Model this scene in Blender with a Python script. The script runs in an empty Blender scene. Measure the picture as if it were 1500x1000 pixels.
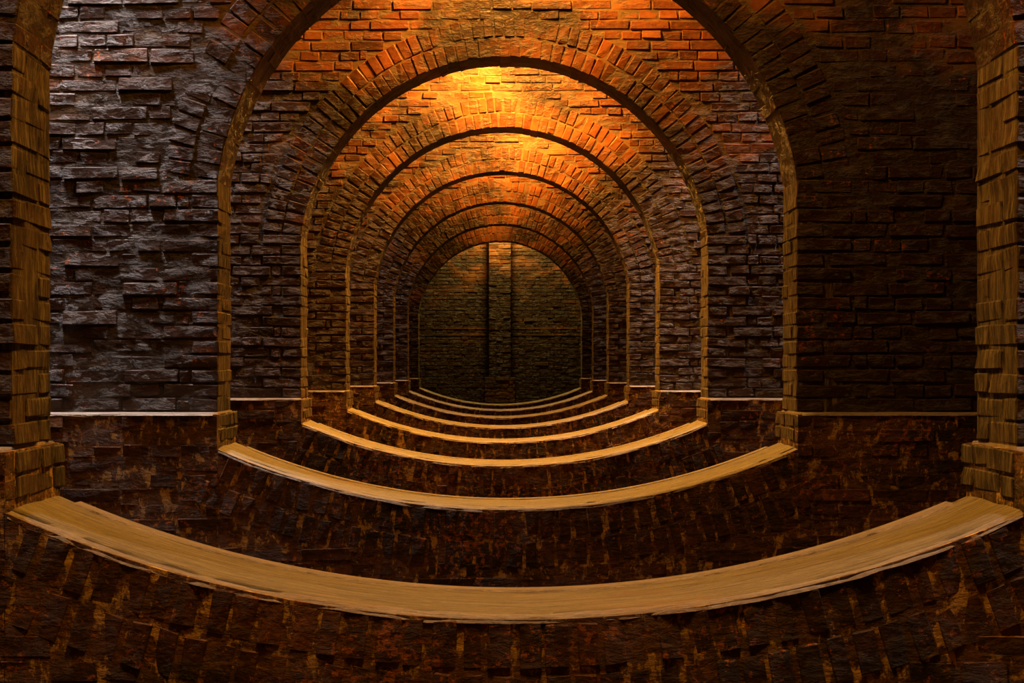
import bpy, math, random
import numpy as np
from mathutils import Matrix, Vector, Euler

random.seed(11)
rng = np.random.default_rng(11)
scn = bpy.context.scene
COL = scn.collection

# ------------------------------------------------------------------ dimensions (metres)
W = 3.0                    # clear width of every arch
EYE = 1.6                  # camera height above the tank floor
BAY = 3.9                  # spacing of the arch walls
THK = 0.45                 # wall thickness
Y1 = 5.31                  # front face of the nearest arch wall
NW = 8
FPX = 2600.0               # focal length in pixels of a 1500 px wide frame
HW = W / 2
ZC = EYE + 0.254 * W       # centre of the arch circle
R = 0.504 * W              # intrados radius
ZSPR = EYE + 0.318 * W     # springing
RING = 0.30                # two half-brick rings
ZPL = EYE - 0.083 * W      # top of the plinth
PF, PB, PS = 0.15, 0.055, 0.022   # plinth projection: front, back, into the opening
SR = 3.697                 # sill circle
SLOW = EYE - 0.244 * W     # lowest point of the sill
COURSE = 0.0755
XW = 4.0                   # half width of the tank
ZTOP = EYE + 1.04 * W      # vault springing
RISE = 0.95
CAMX = -0.052
YF = [Y1 + BAY * k for k in range(NW)]
YEND = Y1 + BAY * NW
YBACK = -1.6

# ------------------------------------------------------------------ camera
cam_d = bpy.data.cameras.new('camera'); cam = bpy.data.objects.new('camera', cam_d); COL.objects.link(cam)
cam.location = (CAMX, 0, EYE); cam.rotation_euler = (math.pi / 2, 0, 0)
cam_d.sensor_width = 36.0; cam_d.lens = FPX / 1500 * 36.0
cam_d.shift_x = (750 - 728.5) / 1500; cam_d.shift_y = (534 - 500) / 1500
cam_d.clip_start = 0.05; cam_d.clip_end = 200
scn.camera = cam

# ------------------------------------------------------------------ world, exposure, lights
wd = bpy.data.worlds.new('world'); scn.world = wd; wd.use_nodes = True
wd.node_tree.nodes['Background'].inputs[0].default_value = (0, 0, 0, 1)
wd.node_tree.nodes['Background'].inputs[1].default_value = 0.0
vs = scn.view_settings
vs.view_transform = 'Standard'; vs.look = 'None'; vs.exposure = 0.0; vs.gamma = 1.0; vs.use_curve_mapping = False

def lamp(name, loc, energy, color, radius):
    d = bpy.data.lights.new(name, 'POINT'); d.energy = energy; d.color = color; d.shadow_soft_size = radius
    o = bpy.data.objects.new(name, d); COL.objects.link(o); o.location = loc
    return o

def shaft(name, loc, energy, color, sx, sy, aim=(0, 0, -1)):
    d = bpy.data.lights.new(name, 'AREA'); d.shape = 'RECTANGLE'; d.size = sx; d.size_y = sy
    d.energy = energy; d.color = color; d.spread = math.radians(80)   # deep shaft
    o = bpy.data.objects.new(name, d); COL.objects.link(o); o.location = loc
    o.rotation_euler = Vector(aim).to_track_quat('-Z', 'Y').to_euler()
    return o

WARM = (1.0, 0.43, 0.06)
# bay k lies in front of arch wall k (k = 0 nearest): a warm lamp under the vault of each bay
warm_w = [540, 230, 620, 1200, 1100, 540, 340, 200, 400]
for k, e in enumerate(warm_w):
    yf = YF[k] if k < NW else YEND
    lamp('vault_lamp', (0.0 if k < 8 else 0.04, yf - (0.85, 1.15, 0.5, 0.58, 0.55, 0.5, 0.45, 0.45, 0.95)[k], EYE + 1.18 * W), e, WARM if k < 8 else (1.0, 0.7, 0.17), 0.2)
# daylight dropping through the side shafts of the vaults
COOL = (1.0, 0.86, 0.84)
cool_l = [18, 52, 22, 2.5, 8, 18, 14, 3]
cool_r = [22, 0.4, 19, 36, 32, 8, 14, 3]
for k in range(NW):
    for s, e in ((-1, cool_l[k]), (1, cool_r[k])):
        if e: shaft('shaft_and_added_light', (s * 2.5, YF[k] - 0.24, EYE + 1.12 * W), e, COOL, 0.3, 0.3)

# added cool lights at the near end of the bays, whitening sill backs
for k, e in ((1, 4), (2, 2), (3, 2), (4, 2)):
    for s in (-1, 1): shaft('shaft_and_added_light', (s * 1.7, YF[k] - BAY + THK + 0.28, EYE + 1.12 * W), e, COOL, 0.3, 0.3)

# ------------------------------------------------------------------ materials
def nodes(name):
    m = bpy.data.materials.new(name); m.use_nodes = True
    nt = m.node_tree; nt.nodes.clear()
    out = nt.nodes.new('ShaderNodeOutputMaterial'); b = nt.nodes.new('ShaderNodeBsdfPrincipled')
    nt.links.new(b.outputs[0], out.inputs[0])
    return m, nt, b

class G:
    def __init__(s, nt): s.nt = nt
    def n(s, t, **k):
        x = s.nt.nodes.new(t)
        for a, v in k.items(): setattr(x, a, v)
        return x
    def l(s, a, b): s.nt.links.new(a, b)
    def val(s, sock, v):
        if hasattr(v, 'is_output'): s.l(v, sock)
        else: sock.default_value = v
    def math(s, op, a, b=0.0, clamp=False):
        x = s.n('ShaderNodeMath', operation=op); x.use_clamp = clamp
        s.val(x.inputs[0], a); s.val(x.inputs[1], b); return x.outputs[0]
    def mix(s, f, a, b):
        x = s.n('ShaderNodeMix', data_type='RGBA'); s.val(x.inputs[0], f)
        s.val(x.inputs[6], a if not isinstance(a, tuple) else (*a, 1)); s.val(x.inputs[7], b if not isinstance(b, tuple) else (*b, 1))
        return x.outputs[2]
    def mapped(s, vec, scale, loc=(0, 0, 0)):
        x = s.n('ShaderNodeMapping'); s.l(vec, x.inputs[0]); x.inputs[3].default_value = scale; x.inputs[1].default_value = loc
        return x.outputs[0]
    def noise(s, vec, scale, detail=4, rough=0.6, dist=0.0):
        x = s.n('ShaderNodeTexNoise'); s.l(vec, x.inputs['Vector']); x.inputs['Scale'].default_value = scale
        x.inputs['Detail'].default_value = detail; x.inputs['Roughness'].default_value = rough; x.inputs['Distortion'].default_value = dist
        return x.outputs[0]
    def ramp(s, f, stops, interp='LINEAR'):
        x = s.n('ShaderNodeValToRGB'); x.color_ramp.interpolation = interp
        e = x.color_ramp.elements
        while len(e) < len(stops): e.new(0.5)
        for i, (p, c) in enumerate(stops):
            e[i].position = p; e[i].color = (*c, 1) if isinstance(c, tuple) else (c, c, c, 1)
        s.l(f, x.inputs[0]); return x.outputs[0]

CRUST_GLINT = (0.105, 0.084, 0.068)
def brickish(name, ramp_stops, grime, grime_amt, lime, lime_amt, fleck, fleck_lo, rough, bump, streak=False, grime_shade_z=0.0, speckled=False):
    m, nt, b = nodes(name); g = G(nt)
    geo = g.n('ShaderNodeNewGeometry'); oi = g.n('ShaderNodeObjectInfo')
    P = geo.outputs['Position']
    rnd = g.math('FRACT', g.math('ADD', oi.outputs['Random'], g.math('MULTIPLY', geo.outputs['Random Per Island'], 7.31)))
    col = g.ramp(rnd, ramp_stops)
    f1 = g.noise(P, 26, 5, 0.7)
    col = g.mix(g.ramp(f1, [(0.3, 0.0), (0.75, 1.0)]), col, g.mix(0.55, col, (0.40, 0.17, 0.05)))
    # grime: old water line's tide mark, deepened below to paint in light falloff
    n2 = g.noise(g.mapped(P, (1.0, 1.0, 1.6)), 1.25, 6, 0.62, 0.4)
    if grime_shade_z:
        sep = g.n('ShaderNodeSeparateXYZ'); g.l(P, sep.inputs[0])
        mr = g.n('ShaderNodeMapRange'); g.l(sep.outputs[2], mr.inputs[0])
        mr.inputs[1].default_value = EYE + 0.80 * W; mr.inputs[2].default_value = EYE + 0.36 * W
        mr.inputs[3].default_value = 0.0; mr.inputs[4].default_value = grime_shade_z; mr.clamp = True
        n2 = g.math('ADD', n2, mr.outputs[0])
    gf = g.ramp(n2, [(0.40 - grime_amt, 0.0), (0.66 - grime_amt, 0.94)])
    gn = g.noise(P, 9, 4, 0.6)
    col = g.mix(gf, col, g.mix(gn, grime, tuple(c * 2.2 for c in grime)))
    # lime bloom
    n3 = g.noise(g.mapped(P, (1.0, 1.0, 2.4) if not streak else (7.0, 7.0, 1.1)), 5.0, 8, 0.75, 0.4)
    if speckled: n3 = g.noise(g.mapped(P, (1.0, 1.0, 0.55)), 17.0, 6, 0.7, 0.3)
    lf = g.ramp(n3, [(0.535, 0.0), (0.585, 0.95)]) if speckled else g.ramp(n3, [(0.62 - lime_amt, 0.0), (0.80 - lime_amt, 0.8)] if not streak else [(0.47, 0.0), (0.63, 0.9)])
    col = g.mix(lf, col, lime)
    # small flaked spots that bare fresh clay
    n4 = g.noise(P, 30, 7, 0.72, 0.2)
    n5 = g.noise(P, 2.2, 3, 0.5)
    ff = g.ramp(g.math('ADD', n4, g.math('MULTIPLY', g.math('SUBTRACT', n5, 0.5), 0.35)), [(fleck_lo, 0.0), (fleck_lo + 0.035, 0.85)])
    col = g.mix(ff, col, fleck)
    st = (1.0, 1.0, 2.2) if not streak else (5.0, 5.0, 0.6)
    hn = g.noise(g.mapped(P, st), 9, 8, 0.64, 0.2)
    mrh = g.n('ShaderNodeMapRange'); g.l(hn, mrh.inputs[0]); mrh.inputs[1].default_value = 0.50 if not streak else 0.3; mrh.inputs[2].default_value = 0.78
    mrh.inputs[3].default_value = 0.0; mrh.inputs[4].default_value = 0.42; mrh.clamp = True
    if grime_shade_z:      # mineral crust on the raised ridges, its pale tone painting in raking highlights
        col = g.mix(g.math('MULTIPLY', g.ramp(hn, [(0.52, 0.0), (0.66, 0.9)]), gf), col, CRUST_GLINT)
    g.l(col, b.inputs['Base Color'])
    rr = g.ramp(g.noise(P, 6, 4, 0.6), [(0.3, rough - 0.12), (0.7, rough + 0.18)])
    g.l(rr, b.inputs['Roughness'])
    b.inputs['Specular IOR Level'].default_value = 0.3
    h = g.math('ADD', g.math('ADD', mrh.outputs[0], g.math('MULTIPLY', hn, 0.25)), g.math('MULTIPLY', g.noise(P, 55, 3, 0.6), 0.12))
    bp = g.n('ShaderNodeBump'); bp.inputs['Strength'].default_value = 1.0; g.l(g.ramp(gf, [(0.1, 0.22), (0.9, 1.0)]), bp.inputs['Strength']) if grime_shade_z else None; bp.inputs['Distance'].default_value = bump
    g.l(h, bp.inputs['Height']); g.l(bp.outputs[0], b.inputs['Normal'])
    return m

BR = [(0.0, (0.085, 0.018, 0.006)), (0.25, (0.20, 0.042, 0.010)), (0.55, (0.30, 0.072, 0.014)), (0.8, (0.36, 0.11, 0.024)), (1.0, (0.14, 0.042, 0.016))]
M = {}
M['brick'] = brickish('old_brick', BR, (0.014, 0.008, 0.0038), 0.03, (0.26, 0.18, 0.10), -0.02, (0.36, 0.095, 0.018), 0.63, 0.42, 0.04, grime_shade_z=0.24)
M['mortar'] = brickish('old_mortar', [(0.0, (0.19, 0.125, 0.060)), (1.0, (0.19, 0.125, 0.060))], (0.014, 0.009, 0.0045), 0.02, (0.26, 0.19, 0.11), 0.02, (0.32, 0.09, 0.018), 0.66, 0.44, 0.045, grime_shade_z=0.22)
M['jamb'] = brickish('washed_jamb_brick', [(0.0, (0.042, 0.032, 0.017)), (1.0, (0.082, 0.064, 0.034))], (0.014, 0.010, 0.005), 0.05, (0.34, 0.28, 0.155), 0.075, (0.33, 0.10, 0.02), 0.66, 0.6, 0.07, streak=True)
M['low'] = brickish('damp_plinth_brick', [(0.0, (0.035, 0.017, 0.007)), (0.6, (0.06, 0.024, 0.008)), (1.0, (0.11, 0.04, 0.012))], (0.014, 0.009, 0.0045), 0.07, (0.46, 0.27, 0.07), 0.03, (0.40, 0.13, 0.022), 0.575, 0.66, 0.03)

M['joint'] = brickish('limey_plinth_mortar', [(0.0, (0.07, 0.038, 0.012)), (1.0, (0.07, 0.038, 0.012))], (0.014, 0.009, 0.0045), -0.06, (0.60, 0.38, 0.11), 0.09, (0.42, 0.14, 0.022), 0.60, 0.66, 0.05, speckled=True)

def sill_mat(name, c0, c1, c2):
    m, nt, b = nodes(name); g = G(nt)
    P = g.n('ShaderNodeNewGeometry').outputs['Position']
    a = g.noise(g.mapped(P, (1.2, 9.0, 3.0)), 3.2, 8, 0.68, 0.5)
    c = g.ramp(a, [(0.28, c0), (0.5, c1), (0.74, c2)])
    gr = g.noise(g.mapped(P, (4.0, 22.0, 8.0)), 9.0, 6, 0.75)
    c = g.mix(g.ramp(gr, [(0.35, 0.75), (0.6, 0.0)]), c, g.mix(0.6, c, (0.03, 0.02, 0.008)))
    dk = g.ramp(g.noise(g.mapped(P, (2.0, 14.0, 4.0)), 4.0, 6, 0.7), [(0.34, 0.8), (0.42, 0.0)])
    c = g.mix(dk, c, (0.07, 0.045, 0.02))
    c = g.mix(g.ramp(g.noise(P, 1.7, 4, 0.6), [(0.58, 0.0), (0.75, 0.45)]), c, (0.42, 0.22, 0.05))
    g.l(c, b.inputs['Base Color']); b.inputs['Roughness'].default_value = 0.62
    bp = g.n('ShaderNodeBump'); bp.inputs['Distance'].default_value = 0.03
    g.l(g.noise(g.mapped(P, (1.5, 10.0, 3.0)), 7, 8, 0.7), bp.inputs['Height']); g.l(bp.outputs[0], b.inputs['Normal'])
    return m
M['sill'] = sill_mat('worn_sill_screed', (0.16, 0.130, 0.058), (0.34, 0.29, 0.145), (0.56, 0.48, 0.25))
M['edge'] = sill_mat('pale_cool_lit_edge', (0.32, 0.27, 0.20), (0.52, 0.45, 0.36), (0.68, 0.61, 0.52))  # pale tone with cool light painted in, for ledge, back strip and worn nose

# ------------------------------------------------------------------ mesh helpers
def vnoise(p, seed=0):
    """smooth 3-D value noise in -1..1 for an (N,3) array"""
    p = np.asarray(p, dtype=np.float64); i = np.floor(p).astype(np.int64); f = p - i; f = f * f * (3 - 2 * f)
    def h(a, b, c):
        n = (a * 374761393 + b * 668265263 + c * 2147483647 + seed * 974711) & 0xffffffff
        n = ((n ^ (n >> 13)) * 1274126177) & 0xffffffff
        n = ((n ^ (n >> 16)) * 2246822519) & 0xffffffff
        return ((n >> 8) & 0xffff) / 32767.5 - 1.0
    r = 0
    for dx in (0, 1):
        for dy in (0, 1):
            for dz in (0, 1):
                w = (f[:, 0] if dx else 1 - f[:, 0]) * (f[:, 1] if dy else 1 - f[:, 1]) * (f[:, 2] if dz else 1 - f[:, 2])
                r = r + w * h(i[:, 0] + dx, i[:, 1] + dy, i[:, 2] + dz)
    return r

def fbm(p, seed=0, octv=3):
    p = np.asarray(p, dtype=np.float64); a, r = 1.0, 0
    for o in range(octv):
        r = r + a * vnoise(p * 2.03 ** o + 17.3 * o, seed + o); a *= 0.55
    return r

def mesh_obj(name, V, F, mat, parent=None, smooth=True):
    me = bpy.data.meshes.new(name); me.from_pydata([tuple(v) for v in V], [], [tuple(f) for f in F]); me.update()
    me.materials.append(mat)
    me.polygons.foreach_set('use_smooth', [smooth] * len(me.polygons))
    o = bpy.data.objects.new(name, me); COL.objects.link(o)
    if parent: o.parent = parent
    return o

class MB:
    def __init__(s): s.v = []; s.f = []; s.n = 0
    def add(s, V, F):
        V = np.asarray(V, dtype=np.float64); F = np.asarray(F, dtype=np.int64)
        s.v.append(V); s.f.append(F + s.n); s.n += len(V)
    def box(s, x0, x1, y0, y1, z0, z1):
        s.add([(x0, y0, z0), (x1, y0, z0), (x1, y1, z0), (x0, y1, z0), (x0, y0, z1), (x1, y0, z1), (x1, y1, z1), (x0, y1, z1)],
              [(3, 2, 1, 0), (4, 5, 6, 7), (0, 1, 5, 4), (1, 2, 6, 5), (2, 3, 7, 6), (3, 0, 4, 7)])
    def build(s, name, mat, parent=None, smooth=False):
        V = np.concatenate(s.v); F = np.concatenate(s.f)
        return fast_obj(name, V, F, mat, parent, smooth)

def fast_obj(name, V, F, mat, parent=None, smooth=True, mats=None, mi=None):
    F = np.asarray(F, dtype=np.int64); tri = F[:, 2] == F[:, 3]
    tot = np.where(tri, 3, 4).astype(np.int32); start = np.concatenate([[0], np.cumsum(tot)[:-1]]).astype(np.int32)
    mask = np.ones(F.shape, dtype=bool); mask[tri, 3] = False
    loops = F[mask].astype(np.int32)
    me = bpy.data.meshes.new(name)
    me.vertices.add(len(V)); me.vertices.foreach_set('co', np.asarray(V, dtype=np.float32).ravel())
    nf = len(F); me.loops.add(len(loops)); me.loops.foreach_set('vertex_index', loops)
    me.polygons.add(nf); me.polygons.foreach_set('loop_start', start); me.polygons.foreach_set('loop_total', tot)
    me.polygons.foreach_set('use_smooth', np.full(nf, smooth, dtype=bool))
    for m_ in (mats or [mat]): me.materials.append(m_)
    if mi is not None: me.polygons.foreach_set('material_index', np.asarray(mi, dtype=np.int32))
    me.update(calc_edges=True)
    o = bpy.data.objects.new(name, me); COL.objects.link(o)
    if parent: o.parent = parent
    return o

def tag(o, label=None, cat=None, kind=None, group=None):
    if label: o['label'] = label
    if cat: o['category'] = cat
    if kind: o['kind'] = kind
    if group: o['group'] = group
    return o

# ------------------------------------------------------------------ bricks: a few worn shapes per format
def worn_block(dims, cells, seed):
    """chamfered block with worn, uneven corners; 26 faces kept as quads (corner triangles repeat a vertex)"""
    d = np.array(dims) / 2; c = 0.0045
    V = []; ids = {}
    for sx in (-1, 1):
        for sy in (-1, 1):
            for sz in (-1, 1):
                for ax in range(3):
                    p = np.array([sx, sy, sz]) * (d - c); p[ax] = (sx, sy, sz)[ax] * d[ax]
                    ids[(sx, sy, sz, ax)] = len(V); V.append(p)
    F = []
    def face(l):
        P = [V[i] for i in l[:3]]; n = np.cross(P[1] - P[0], P[2] - P[0])
        if np.dot(n, sum(V[i] for i in l)) < 0: l = l[::-1]
        F.append(l)
    for ax in range(3):
        u, v = [q for q in range(3) if q != ax]
        for s in (-1, 1):
            l = []
            for (a, b) in ((-1, -1), (1, -1), (1, 1), (-1, 1)):
                k = [0, 0, 0]; k[ax] = s; k[u] = a; k[v] = b; l.append(ids[(*k, ax)])
            face(l)
        for a in (-1, 1):                      # edges parallel to ax
            for b in (-1, 1):
                k0 = [0, 0, 0]; k1 = [0, 0, 0]; k0[ax] = -1; k1[ax] = 1
                k0[u] = k1[u] = a; k0[v] = k1[v] = b
                face([ids[(*k0, u)], ids[(*k1, u)], ids[(*k1, v)], ids[(*k0, v)]])
    for sx in (-1, 1):
        for sy in (-1, 1):
            for sz in (-1, 1):
                l = [ids[(sx, sy, sz, q)] for q in range(3)]
                P = [V[i] for i in l]; n = np.cross(P[1] - P[0], P[2] - P[0])
                if np.dot(n, P[0]) < 0: l = l[::-1]
                F.append(l + [l[-1]])
    V = np.array(V); r = np.random.default_rng(seed + 5)
    cj = {}
    for (sx, sy, sz, ax), i in ids.items():
        key = (sx, sy, sz)
        if key not in cj: cj[key] = r.normal(0, 1, 3) * np.array([0.003, 0.0025, 0.0022]) - np.array(key) * abs(r.normal(0, 0.0015))
        V[i] = V[i] + cj[key] + r.normal(0, 0.001, 3)
    return V, np.array(F)

FORMATS = {  # name: (dims, cells)
    'stretcher': ((0.285, 0.10, 0.066), (4, 1, 2)),
    'header': ((0.137, 0.10, 0.066), (2, 1, 2)),
    'voussoir': ((0.068, 0.14, 0.138), (1, 2, 3)),
    'voussoir_long': ((0.068, 0.29, 0.138), (1, 3, 2)),
    'quoin': ((0.14, 0.29, 0.066), (2, 3, 2)),
    'quoin_face': ((0.285, 0.14, 0.066), (4, 2, 2)),
    'quoin_half': ((0.14, 0.14, 0.066), (2, 2, 2)),
}
SHAPES = {}
for fi, (fn, (d, c)) in enumerate(FORMATS.items()):
    SHAPES[fn] = [worn_block(d, c, 10 * fi + v) for v in range(7)]
def reveal(V, F):
    n = np.cross(V[F[:, 1]] - V[F[:, 0]], V[F[:, 2]] - V[F[:, 1]]); n /= np.linalg.norm(n, axis=1)[:, None] + 1e-12
    return (np.abs(n[:, 0]) > 0.5).astype(np.int32)
MESHES = {}
def brick_mesh(fn, v, matname):
    key = (fn, v, matname)
    if key not in MESHES:
        V, F = SHAPES[fn][v]
        if matname == 'jamb':    # the reveal side is lime-washed, the faces are plain brick
            o = fast_obj('brick', V, F, None, None, False, [M['brick'], M['jamb']], reveal(V, F))
        else: o = fast_obj('brick', V, F, M[matname], None, False)
        me = o.data; bpy.data.objects.remove(o); MESHES[key] = me
    return MESHES[key]

class Brick:
    __slots__ = ('fn', 'var', 'mat', 'c', 'ang', 's', 'flip', 'dims', 'owner', 'area')
    def __init__(s, fn, c, dims, mat, owner, ang=0.0):
        base = FORMATS[fn][0]
        s.fn = fn; s.var = random.randrange(7); s.mat = mat; s.c = c; s.dims = dims; s.owner = owner
        s.ang = ang + random.gauss(0, 0.008)
        s.s = tuple(dims[i] / base[i] for i in range(3)); s.flip = random.random() < 0.5; s.area = 0
    def matrix(s):
        rot = Matrix.Rotation(s.ang, 4, 'Y')
        if s.flip: rot = rot @ Matrix.Rotation(math.pi, 4, 'Y')
        return Matrix.Translation(s.c) @ rot @ Matrix.Diagonal((*s.s, 1))

def half_open(z):
    """half width of the arch opening at height z (0 when closed)"""
    if z < EYE - 0.138 * W:
        t = SR * SR - (SLOW + SR - z) ** 2
        return math.sqrt(t) if (z > SLOW and t > 0) else 0.0
    if z < ZPL: return HW - PS
    if z < ZSPR: return HW
    t = R * R - (z - ZC) ** 2
    return math.sqrt(t) if (t > 0 and z < ZC + R) else 0.0

def seen(k, c):
    """projected px of a point of wall k, None when the frame or a nearer wall hides it"""
    dx, dy, dz = c[0] - CAMX, c[1], c[2] - EYE
    px, py = 728.5 + FPX * dx / dy, 534 - FPX * dz / dy
    if not (-12 < px < 1512 and -12 < py < 1012): return None
    for j in range(k):
        for yy in (YF[j], YF[j] + THK):
            t = yy / dy; x, z = CAMX + dx * t, EYE + dz * t
            if abs(x) > half_open(z) + 0.02: return None
    return px, py

def sill_z(x): return SLOW + SR - math.sqrt(SR * SR - x * x)

# ------------------------------------------------------------------ one arch wall
def arch_wall(k, label):
    yf = YF[k]; yb = yf + THK
    fine = k < 5
    # mortar body of the wall, left and right of the opening and above it
    body = MB()
    EX = R + RING
    xe = HW + 0.22
    for s in (-1, 1):
        a, b = sorted((s * xe, s * XW)); body.box(a, b, yf + .03, yb - .002, 0, ZTOP + 0.05)
    zspe = ZC + math.sqrt(max(EX * EX - xe * xe, 0))
    n = 40
    for i in range(n):
        xa, xb = -xe + 2 * xe * i / n, -xe + 2 * xe * (i + 1) / n
        za = ZC + math.sqrt(max(EX * EX - xa * xa, 0)) - 0.02; zb = ZC + math.sqrt(max(EX * EX - xb * xb, 0)) - 0.02
        body.add([(xa, yf + .03, za), (xb, yf + .03, zb), (xb, yb, zb), (xa, yb, za), (xa, yf + .03, ZTOP + .05), (xb, yf + .03, ZTOP + .05), (xb, yb, ZTOP + .05), (xa, yb, ZTOP + .05)],
                 [(3, 2, 1, 0), (4, 5, 6, 7), (0, 1, 5, 4), (1, 2, 6, 5), (2, 3, 7, 6), (3, 0, 4, 7)])
    # smeared mortar face, a grid with real relief
    st = 0.03 if k < 4 else 0.06
    X = np.arange(-XW, XW + st / 2, st); Z = np.arange(ZPL - 0.05, ZTOP + 0.06, st)
    gx, gz = np.meshgrid(X, Z); P = np.stack([gx.ravel(), np.full(gx.size, yf * 1.0), gz.ravel()], 1)
    h = fbm(P * np.array([5, 5, 9.0]), 3 + k, 3) * 0.0038 + fbm(P * np.array([1.3, 1, 2.0]), 40 + k, 2) * 0.0028
    P[:, 1] = yf + 0.0042 - h if k < 2 else yf + 0.0058 - h * 0.6
    nx = len(X); ii, jj = np.meshgrid(np.arange(nx - 1), np.arange(len(Z) - 1))
    a = (jj * nx + ii).ravel(); Fq = np.stack([a, a + 1, a + nx + 1, a + nx], 1)
    cx = np.abs(P[Fq, 0].mean(1)); cz = P[Fq, 2].mean(1)
    keep = np.where(cz < ZC, cx > HW + 0.035, (cx ** 2 + (cz - ZC) ** 2 > (R + 0.035) ** 2))
    Fq = Fq[keep]; used = np.unique(Fq); rem = -np.ones(len(P), dtype=np.int64); rem[used] = np.arange(len(used))
    body.add(P[used], rem[Fq])
    wall = body.build('wall_arched_%d' % (k + 1), M['mortar'])
    tag(wall, label, 'brick wall', 'structure')
    # mortar bed of the arch ring
    ring = MB(); n = 72
    a0 = math.asin((ZSPR - ZC) / R)
    ang = [a0 + (math.pi - 2 * a0) * i / n for i in range(n + 1)]
    ri, ro = R + 0.004, EX + 0.03
    for i in range(n):
        V = []
        for t in (ang[i], ang[i + 1]):
            for r_, y_ in ((ri, yf + .006), (ro, yf + .006), (ro, yb - .004), (ri, yb - .004)):
                V.append((r_ * math.cos(t), y_, ZC + r_ * math.sin(t)))
        ring.add(V, [(0, 1, 5, 4), (1, 2, 6, 5), (2, 3, 7, 6), (3, 0, 4, 7), (0, 3, 2, 1), (4, 5, 6, 7)])
    ringo = ring.build('arch_ring', M['mortar'], wall)
    tag(ringo, 'double ring of upright bricks turning the arch')
    # mortar bed of the two jambs
    jamb = {}
    for s in (-1, 1):
        j = MB(); a, b = sorted((s * (HW + .0045), s * (xe + .02))); j.box(a, b, yf + .006, yb - .004, ZPL - .02, ZSPR + 0.02)
        jamb[s] = j.build('jamb', M['jamb'], wall)
        tag(jamb[s], 'pale brown streaked brick jamb')
    # plinth: projecting base, solid under the sill curve
    pl = MB()
    y0, y1 = yf - PF + .002, yb + PB - .002
    for s in (-1, 1):
        a, b = sorted((s * (HW - PS + .006), s * XW)); pl.box(a, b, y0, y1, 0, ZPL - .006)
    n = 36; xp = HW - PS + .008
    for i in range(n):
        xa, xb = -xp + 2 * xp * i / n, -xp + 2 * xp * (i + 1) / n
        za, zb = sill_z(xa) - .010, sill_z(xb) - .010
        pl.add([(xa, y0, 0), (xb, y0, 0), (xb, y1, 0), (xa, y1, 0), (xa, y0, za), (xb, y0, zb), (xb, y1, zb), (xa, y1, za)],
               [(3, 2, 1, 0), (4, 5, 6, 7), (0, 1, 5, 4), (1, 2, 6, 5), (2, 3, 7, 6), (3, 0, 4, 7)])
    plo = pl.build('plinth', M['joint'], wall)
    tag(plo, 'dark damp projecting base with a ledge')
    # ledge painted with cool light on top of the plinth, turning into the opening
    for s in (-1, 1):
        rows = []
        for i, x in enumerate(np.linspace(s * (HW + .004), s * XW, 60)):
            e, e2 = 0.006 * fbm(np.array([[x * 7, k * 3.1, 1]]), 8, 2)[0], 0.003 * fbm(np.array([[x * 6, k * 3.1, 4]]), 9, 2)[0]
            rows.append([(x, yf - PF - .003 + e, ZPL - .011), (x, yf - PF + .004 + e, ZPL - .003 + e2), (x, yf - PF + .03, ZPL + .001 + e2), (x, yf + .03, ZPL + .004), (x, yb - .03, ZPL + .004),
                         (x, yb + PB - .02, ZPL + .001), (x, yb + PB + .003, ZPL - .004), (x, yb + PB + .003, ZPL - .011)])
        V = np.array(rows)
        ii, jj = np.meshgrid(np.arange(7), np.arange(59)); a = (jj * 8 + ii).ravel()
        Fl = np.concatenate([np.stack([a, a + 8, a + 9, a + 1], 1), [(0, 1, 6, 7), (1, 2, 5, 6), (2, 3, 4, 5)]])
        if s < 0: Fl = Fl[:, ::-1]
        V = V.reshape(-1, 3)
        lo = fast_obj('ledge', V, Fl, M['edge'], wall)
        tag(lo, 'thin ledge along the top of the plinth, cool light painted in its pale tone')
    # sill: worn screed laid on the inverted arch, rounded nose in front
    nn = 150; prof = []
    for t in np.linspace(0, 1, 7): prof.append((yf - PF - .001 + 0.05 * (1 - math.cos(t * math.pi / 2)), -0.022 + 0.022 * math.sin(t * math.pi / 2)))
    for y_ in np.linspace(yf - PF + .05, yb - .01, 9): prof.append((y_, 0.0))
    prof += [(yb + .02, -.004), (yb + PB * .5, -.006), (yb + PB, -.010), (yb + PB + .004, -.05)]
    prof = np.array(prof); m_ = len(prof)
    xs = np.linspace(-(HW - PS - .001), HW - PS - .001, nn + 1)
    V = np.zeros((nn + 1, m_, 3))
    for i, x in enumerate(xs):
        V[i, :, 0] = x; V[i, :, 1] = prof[:, 0]; V[i, :, 2] = sill_z(x) + prof[:, 1]
    Vf = V.reshape(-1, 3)
    wob = fbm(Vf * np.array([4, 9, 6.0]), 90 + k, 3)
    nose = np.tile(np.arange(m_) < 7, nn + 1)
    Vf[:, 2] += wob * np.where(nose, 0.007, 0.0035)
    Vf[:, 1] += np.where(nose, fbm(Vf * np.array([11, 3, 3.0]), 120 + k, 3) * 0.008, 0)
    ii, jj = np.meshgrid(np.arange(m_ - 1), np.arange(nn)); a = (jj * m_ + ii).ravel()
    Fs = np.stack([a, a + m_, a + m_ + 1, a + 1], 1)
    so = fast_obj('sill', Vf, Fs, M['sill'], wall)
    so.data.materials.append(M['edge'])
    mi = np.where((ii.ravel() < 6), 1, 0).astype(np.int32); so.data.polygons.foreach_set('material_index', mi)
    tag(so, 'sandy worn sill sagging in a shallow curve')
    # strip of cool light along the back of the sill, built as pale mesh
    xs = np.linspace(-(HW - .085), HW - .085, 101); mb = MB()
    ya, yc = yb - .055, yb + PB - .006
    rows = []
    for i, x in enumerate(xs):
        z = sill_z(x); e = 0.006 * vnoise(np.array([[x * 9, k, 0]]), 5)[0]
        rows.append([(x, ya + e, z - .003), (x, ya + .006 + e, z + .006), (x, yc, z + .004), (x, yc + .006, z - .03)])
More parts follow.
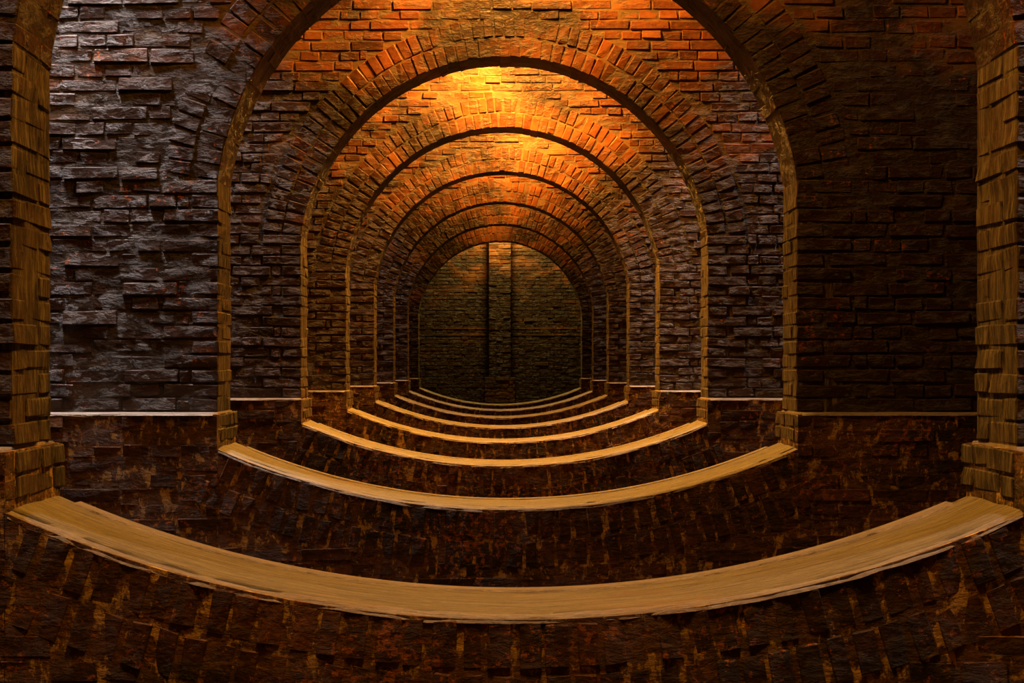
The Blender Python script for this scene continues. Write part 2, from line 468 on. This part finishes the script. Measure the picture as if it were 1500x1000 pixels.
    V = np.array(rows).reshape(-1, 3); ii, jj = np.meshgrid(np.arange(3), np.arange(100)); a = (jj * 4 + ii).ravel()
    mb.add(V, np.stack([a, a + 4, a + 5, a + 1], 1))
    eo = mb.build('cool_light_strip', M['edge'], wall, True)
    tag(eo, 'pale strip standing in for cool light along the back of the sill')

    # ---------------- bricks
    B = []
    nc = 0; z = ZPL + 0.006
    while z + 0.066 < ZTOP + 0.08:
        zc = z + 0.033
        if zc < ZSPR - 0.02:      # jamb quoins
            odd = nc % 2
            for s in (-1, 1):
                j = lambda: random.gauss(0, 0.0018)
                if odd:
                    B.append(Brick('quoin_face', (s * (HW + .1425 + j()), yf + .066 + j(), zc), (.285, .14, .066), 'jamb', ('j', s)))
                    B.append(Brick('quoin', (s * (HW + .069 + j()), yf + .299, zc), (.14, .29, .066), 'jamb', ('j', s)))
                else:
                    B.append(Brick('quoin', (s * (HW + .069 + j()), yf + .141 + j(), zc), (.14, .29, .066), 'jamb', ('j', s)))
                    B.append(Brick('quoin_half', (s * (HW + .069 + j()), yf + .373, zc), (.14, .14, .066), 'jamb', ('j', s)))
            x_in = HW + (0.295 if odd else 0.15)
        elif zc < ZC + EX + 0.02:
            t = (EX + 0.012) ** 2 - (zc - ZC) ** 2; x_in = math.sqrt(t) if t > 0 else 0.0
        else: x_in = 0.0
        stretch = nc % 2 == 0
        L = 0.295 if stretch else 0.147
        off = (0.0737 if stretch else 0.0) + random.uniform(-.02, .02) + (0.147 if (nc // 2) % 2 and stretch else 0)
        x = -XW + off - L
        while x < XW:
            l = L
            if stretch and random.random() < 0.14: l = 0.147
            segs = [(x, x + l)]
            if x_in > 0: segs = [(x, min(x + l, -x_in)), (max(x, x_in), x + l)]
            for (xa, xb) in segs:
                xa = max(xa, -XW); xb = min(xb, XW)
                if xb - xa < 0.045: continue
                ln = xb - xa - 0.010
                proud = random.gauss(0.0015, 0.0032)
                B.append(Brick('stretcher' if ln > 0.19 else 'header', ((xa + xb) / 2, yf + .05 - proud, zc + random.gauss(0, .0025)), (ln, .10, .066 + random.gauss(0, .002)), 'brick', 'w'))
            x += l
        nc += 1; z += COURSE
    # voussoirs: inner and outer ring on the face, inner ring runs through the thickness
    for ring_i, r0 in ((0, R), (1, R + 0.148)):
        rm = r0 + 0.071; arc = (math.pi - 2 * a0) * rm; nb = int(arc / 0.080)
        for i in range(nb):
            t = a0 + (math.pi - 2 * a0) * (i + 0.5) / nb + random.gauss(0, .0012)
            j = random.gauss(0, .003)
            w_ = arc / nb - 0.011 + random.gauss(0, .002)
            cx_, cz_ = (rm + j) * math.cos(t), ZC + (rm + j) * math.sin(t)
            an = math.pi / 2 - t
            long_ = (i + ring_i) % 2 == 0
            d0 = .29 if long_ else .14
            B.append(Brick('voussoir_long' if long_ else 'voussoir', (cx_, yf + d0 / 2 - .001 + random.gauss(0, .0022), cz_), (w_, d0, .138), 'brick', 'r', an))
            if ring_i == 0:
                d1 = .14 if long_ else .29
                B.append(Brick('voussoir' if long_ else 'voussoir_long', (cx_, yf + .444 - d1 / 2, cz_), (w_, d1, .138), 'brick', 'r', an))
    # plinth bricks: face courses beside, jamb faces, inverted rings under the sill
    nc = 0; z = ZPL - COURSE
    low_lim = 0.35
    while z > low_lim:
        zc = z + 0.035
        t = (SR + 0.315) ** 2 - (SLOW + SR - zc) ** 2
        x_in = math.sqrt(t) if t > 0 else 0.0
        ends = zc > EYE - 0.138 * W - 0.02
        if ends or x_in > HW - PS: x_in = HW - PS
        stretch = nc % 2 == 1; L = 0.295 if stretch else 0.147; x = -XW + random.uniform(-.05, 0)
        while x < XW:
            segs = [(x, x + L)] if x_in == 0 else [(x, min(x + L, -x_in)), (max(x, x_in), x + L)]
            for (xa, xb) in segs:
                xa = max(xa, -XW); xb = min(xb, XW)
                if xb - xa < 0.04: continue
                ln = xb - xa - 0.009
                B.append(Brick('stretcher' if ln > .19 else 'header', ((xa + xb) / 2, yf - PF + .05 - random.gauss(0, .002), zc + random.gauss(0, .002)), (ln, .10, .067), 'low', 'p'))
            x += L
        if ends:
            for s in (-1, 1):
                yy = yf - PF + .11
                for d_ in ((.14, .29, .14) if nc % 2 else (.29, .14, .14)):
                    B.append(Brick('quoin_half' if d_ < .2 else 'quoin', (s * (HW - PS + .069), yy + d_ / 2, zc), (.14, d_, .067), 'jamb', 'p')); yy += d_ + .01
        nc += 1; z -= COURSE
    a1 = math.asin((HW + .22) / SR)
    for ring_i, r0 in ((0, SR + .016), (1, SR + .168)):
        rm = r0 + .071; nb = int(2 * a1 * rm / 0.082)
        for i in range(nb):
            t = -a1 + 2 * a1 * (i + .5) / nb + random.gauss(0, .0008)
            cx_, cz_ = rm * math.sin(t), SLOW + SR - rm * math.cos(t)
            if abs(cx_) > HW - .03 + (0.15 * ring_i): continue
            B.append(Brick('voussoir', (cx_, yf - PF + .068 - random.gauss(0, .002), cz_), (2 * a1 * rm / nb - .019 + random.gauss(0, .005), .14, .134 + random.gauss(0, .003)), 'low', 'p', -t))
    owners = {'w': wall, 'r': ringo, ('j', 1): jamb[1], ('j', -1): jamb[-1], 'p': plo}
    # the pieces that show largest become parts, the rest one joined mesh per owner
    if fine:
        sc = FPX / yf
        for b in B:
            p = seen(k, (b.c[0], yf - (PF if b.owner == 'p' else 0), b.c[2]))
            if p: b.area = b.dims[0] * b.dims[2] * sc * sc * (1.0 if b.fn[:5] != 'quoin' else 1.3)
            if b.fn[:5] == 'vouss' and b.c[1] > yf + .2: b.area *= 0.5
        vis = sorted((b for b in B if b.area > 0), key=lambda b: -b.area)
        q = {'brick': 300, 'voussoir': 300}; single = set()
        for b in vis:
            nm = 'voussoir' if b.fn.startswith('vouss') else 'brick'
            if q[nm] > 0: q[nm] -= 1; single.add(id(b))
    else: single = set()
    rest = {}
    for b in B:
        if id(b) in single:
            o = bpy.data.objects.new('voussoir' if b.fn.startswith('vouss') else 'brick', brick_mesh(b.fn, b.var, b.mat))
            COL.objects.link(o); o.parent = owners[b.owner]; o.matrix_basis = b.matrix()
        else:
            rest.setdefault((b.owner, b.mat), []).append(b)
    for (ow, mt), lst in rest.items():
        mb = MB()
        for b in lst:
            V, F = SHAPES[b.fn][b.var]; A = np.array(b.matrix()); mb.add(V @ A[:3, :3].T + A[:3, 3], F)
        if mt == 'jamb':
            V, F = np.concatenate(mb.v), np.concatenate(mb.f)
            o = fast_obj('brickwork', V, F, None, owners[ow], False, [M['brick'], M['jamb']], reveal(V, F))
        else: o = mb.build('brickwork', M[mt], owners[ow], False)
        tag(o, kind='stuff')
    return len(single)

labels = [
    'nearest brick arch wall, its two tall jambs at the photo edges over the widest sill',
    'second brick arch wall from the front, white light raking its left face',
    'third brick arch wall, its glowing red crown the topmost in view',
    'fourth brick arch wall with the brightest yellow-orange crown below the topmost one',
    'fifth brick arch wall from the front, with yellow brick just above its ring',
    'sixth brick arch wall from the front, its dull orange ring third from the end wall',
    'seventh brick arch wall from the front, red ring, next to last arch',
    'last and smallest brick arch wall, framing the dark end wall and its pilaster',
]
counts = [arch_wall(k, labels[k]) for k in range(NW)]
print('single pieces per wall', counts)

# ------------------------------------------------------------------ far end wall with pilaster
mb = MB(); mb.box(-XW, XW, YEND + .012, YEND + .5, 0, ZTOP + RISE)
endw = mb.build('wall_far', M['mortar']); tag(endw, 'dark brick end wall behind all the arches, split by a pilaster', 'brick wall', 'structure')
def courses(x0, x1, yface, z0, z1, mat, parent, name='brickwork'):
    mb = MB(); nc = 0; z = z0
    while z < z1:
        h = min(.066, z1 - z)
        L = .295 if nc % 2 else .147; x = x0 - (random.uniform(.05, .12) if nc % 2 else 0)
        while x < x1:
            xa, xb = max(x, x0), min(x + L, x1)
            if xb - xa > .04:
                b = Brick('stretcher' if xb - xa > .19 else 'header', ((xa + xb) / 2, yface + .05 - random.gauss(.002, .004), z + .033), (xb - xa - .01, .1, .066), mat, 'x')
                V, F = SHAPES[b.fn][b.var]; A = np.array(b.matrix()); mb.add(V @ A[:3, :3].T + A[:3, 3], F)
            x += L
        nc += 1; z += COURSE
    o = mb.build(name, M[mat], parent, False); tag(o, kind='stuff'); return o
courses(-3.0, 3.0, YEND, 0.3, ZTOP + .6, 'brick', endw)
for zz in (EYE + 0.20 * W, EYE + 0.245 * W):
    mb = MB(); mb.box(-3.2, 3.2, YEND - .009, YEND + .05, zz, zz + .03); mb.build('string_course', M['low'], endw)
mb = MB(); mb.box(-.222, .222, YEND - .30 + .01, YEND + .05, 0, ZTOP + .6)
pil = mb.build('pilaster', M['mortar'], endw); tag(pil, 'square brick pilaster up the middle of the end wall')
courses(-.225, .225, YEND - .30, ZPL - .02, ZTOP + .6, 'brick', pil)
mb = MB(); mb.box(-.305, .305, YEND - .38 + .01, YEND + .05, 0, ZPL - .04)
plb = mb.build('pilaster_base', M['low'], endw); tag(plb, 'wider base block of the pilaster')
courses(-.31, .31, YEND - .38, .3, ZPL - .04, 'low', plb)

# ------------------------------------------------------------------ the rest of the shell
mb = MB(); mb.box(-XW, XW, YBACK, YEND, -.2, 0); fl = mb.build('floor', M['low'])
tag(fl, 'dark damp tank floor down between the sills', 'floor', 'structure')
for nm, s in (('wall_left', -1), ('wall_right', 1)):
    mb = MB(); a, b = sorted((s * XW, s * (XW + .4))); mb.box(a, b, YBACK, YEND, -.2, ZTOP + RISE + .2)
    tag(mb.build(nm, M['mortar']), 'dark brick %s side wall of the tank' % nm[5:], 'brick wall', 'structure')
mb = MB(); mb.box(-XW, XW, YBACK - .4, YBACK, -.2, ZTOP + RISE + .2)
tag(mb.build('wall_back', M['mortar']), 'dark brick wall behind the viewpoint', 'brick wall', 'structure')
mb = MB()
spans = [(YBACK, YF[0])] + [(YF[k] + THK, YF[k + 1] if k + 1 < NW else YEND) for k in range(NW)]
for (ya, yb) in spans:
    n = 20; pts = []
    for i in range(n + 1):
        t = math.pi * i / n; pts.append(((ya + yb) / 2 - math.cos(t) * (yb - ya) / 2, ZTOP + math.sin(t) * RISE))
    for i in range(n):
        (p, q), (r_, s_) = pts[i], pts[i + 1]
        mb.add([(-XW, p, q), (XW, p, q), (XW, r_, s_), (-XW, r_, s_), (-XW, p, q + .2), (XW, p, q + .2), (XW, r_, s_ + .2), (-XW, r_, s_ + .2)],
               [(0, 1, 2, 3), (7, 6, 5, 4), (0, 4, 5, 1), (1, 5, 6, 2), (2, 6, 7, 3), (3, 7, 4, 0)])
tag(mb.build('ceiling', M['mortar'], None, True), 'brick barrel vaults spanning between the arch walls', 'ceiling', 'structure')
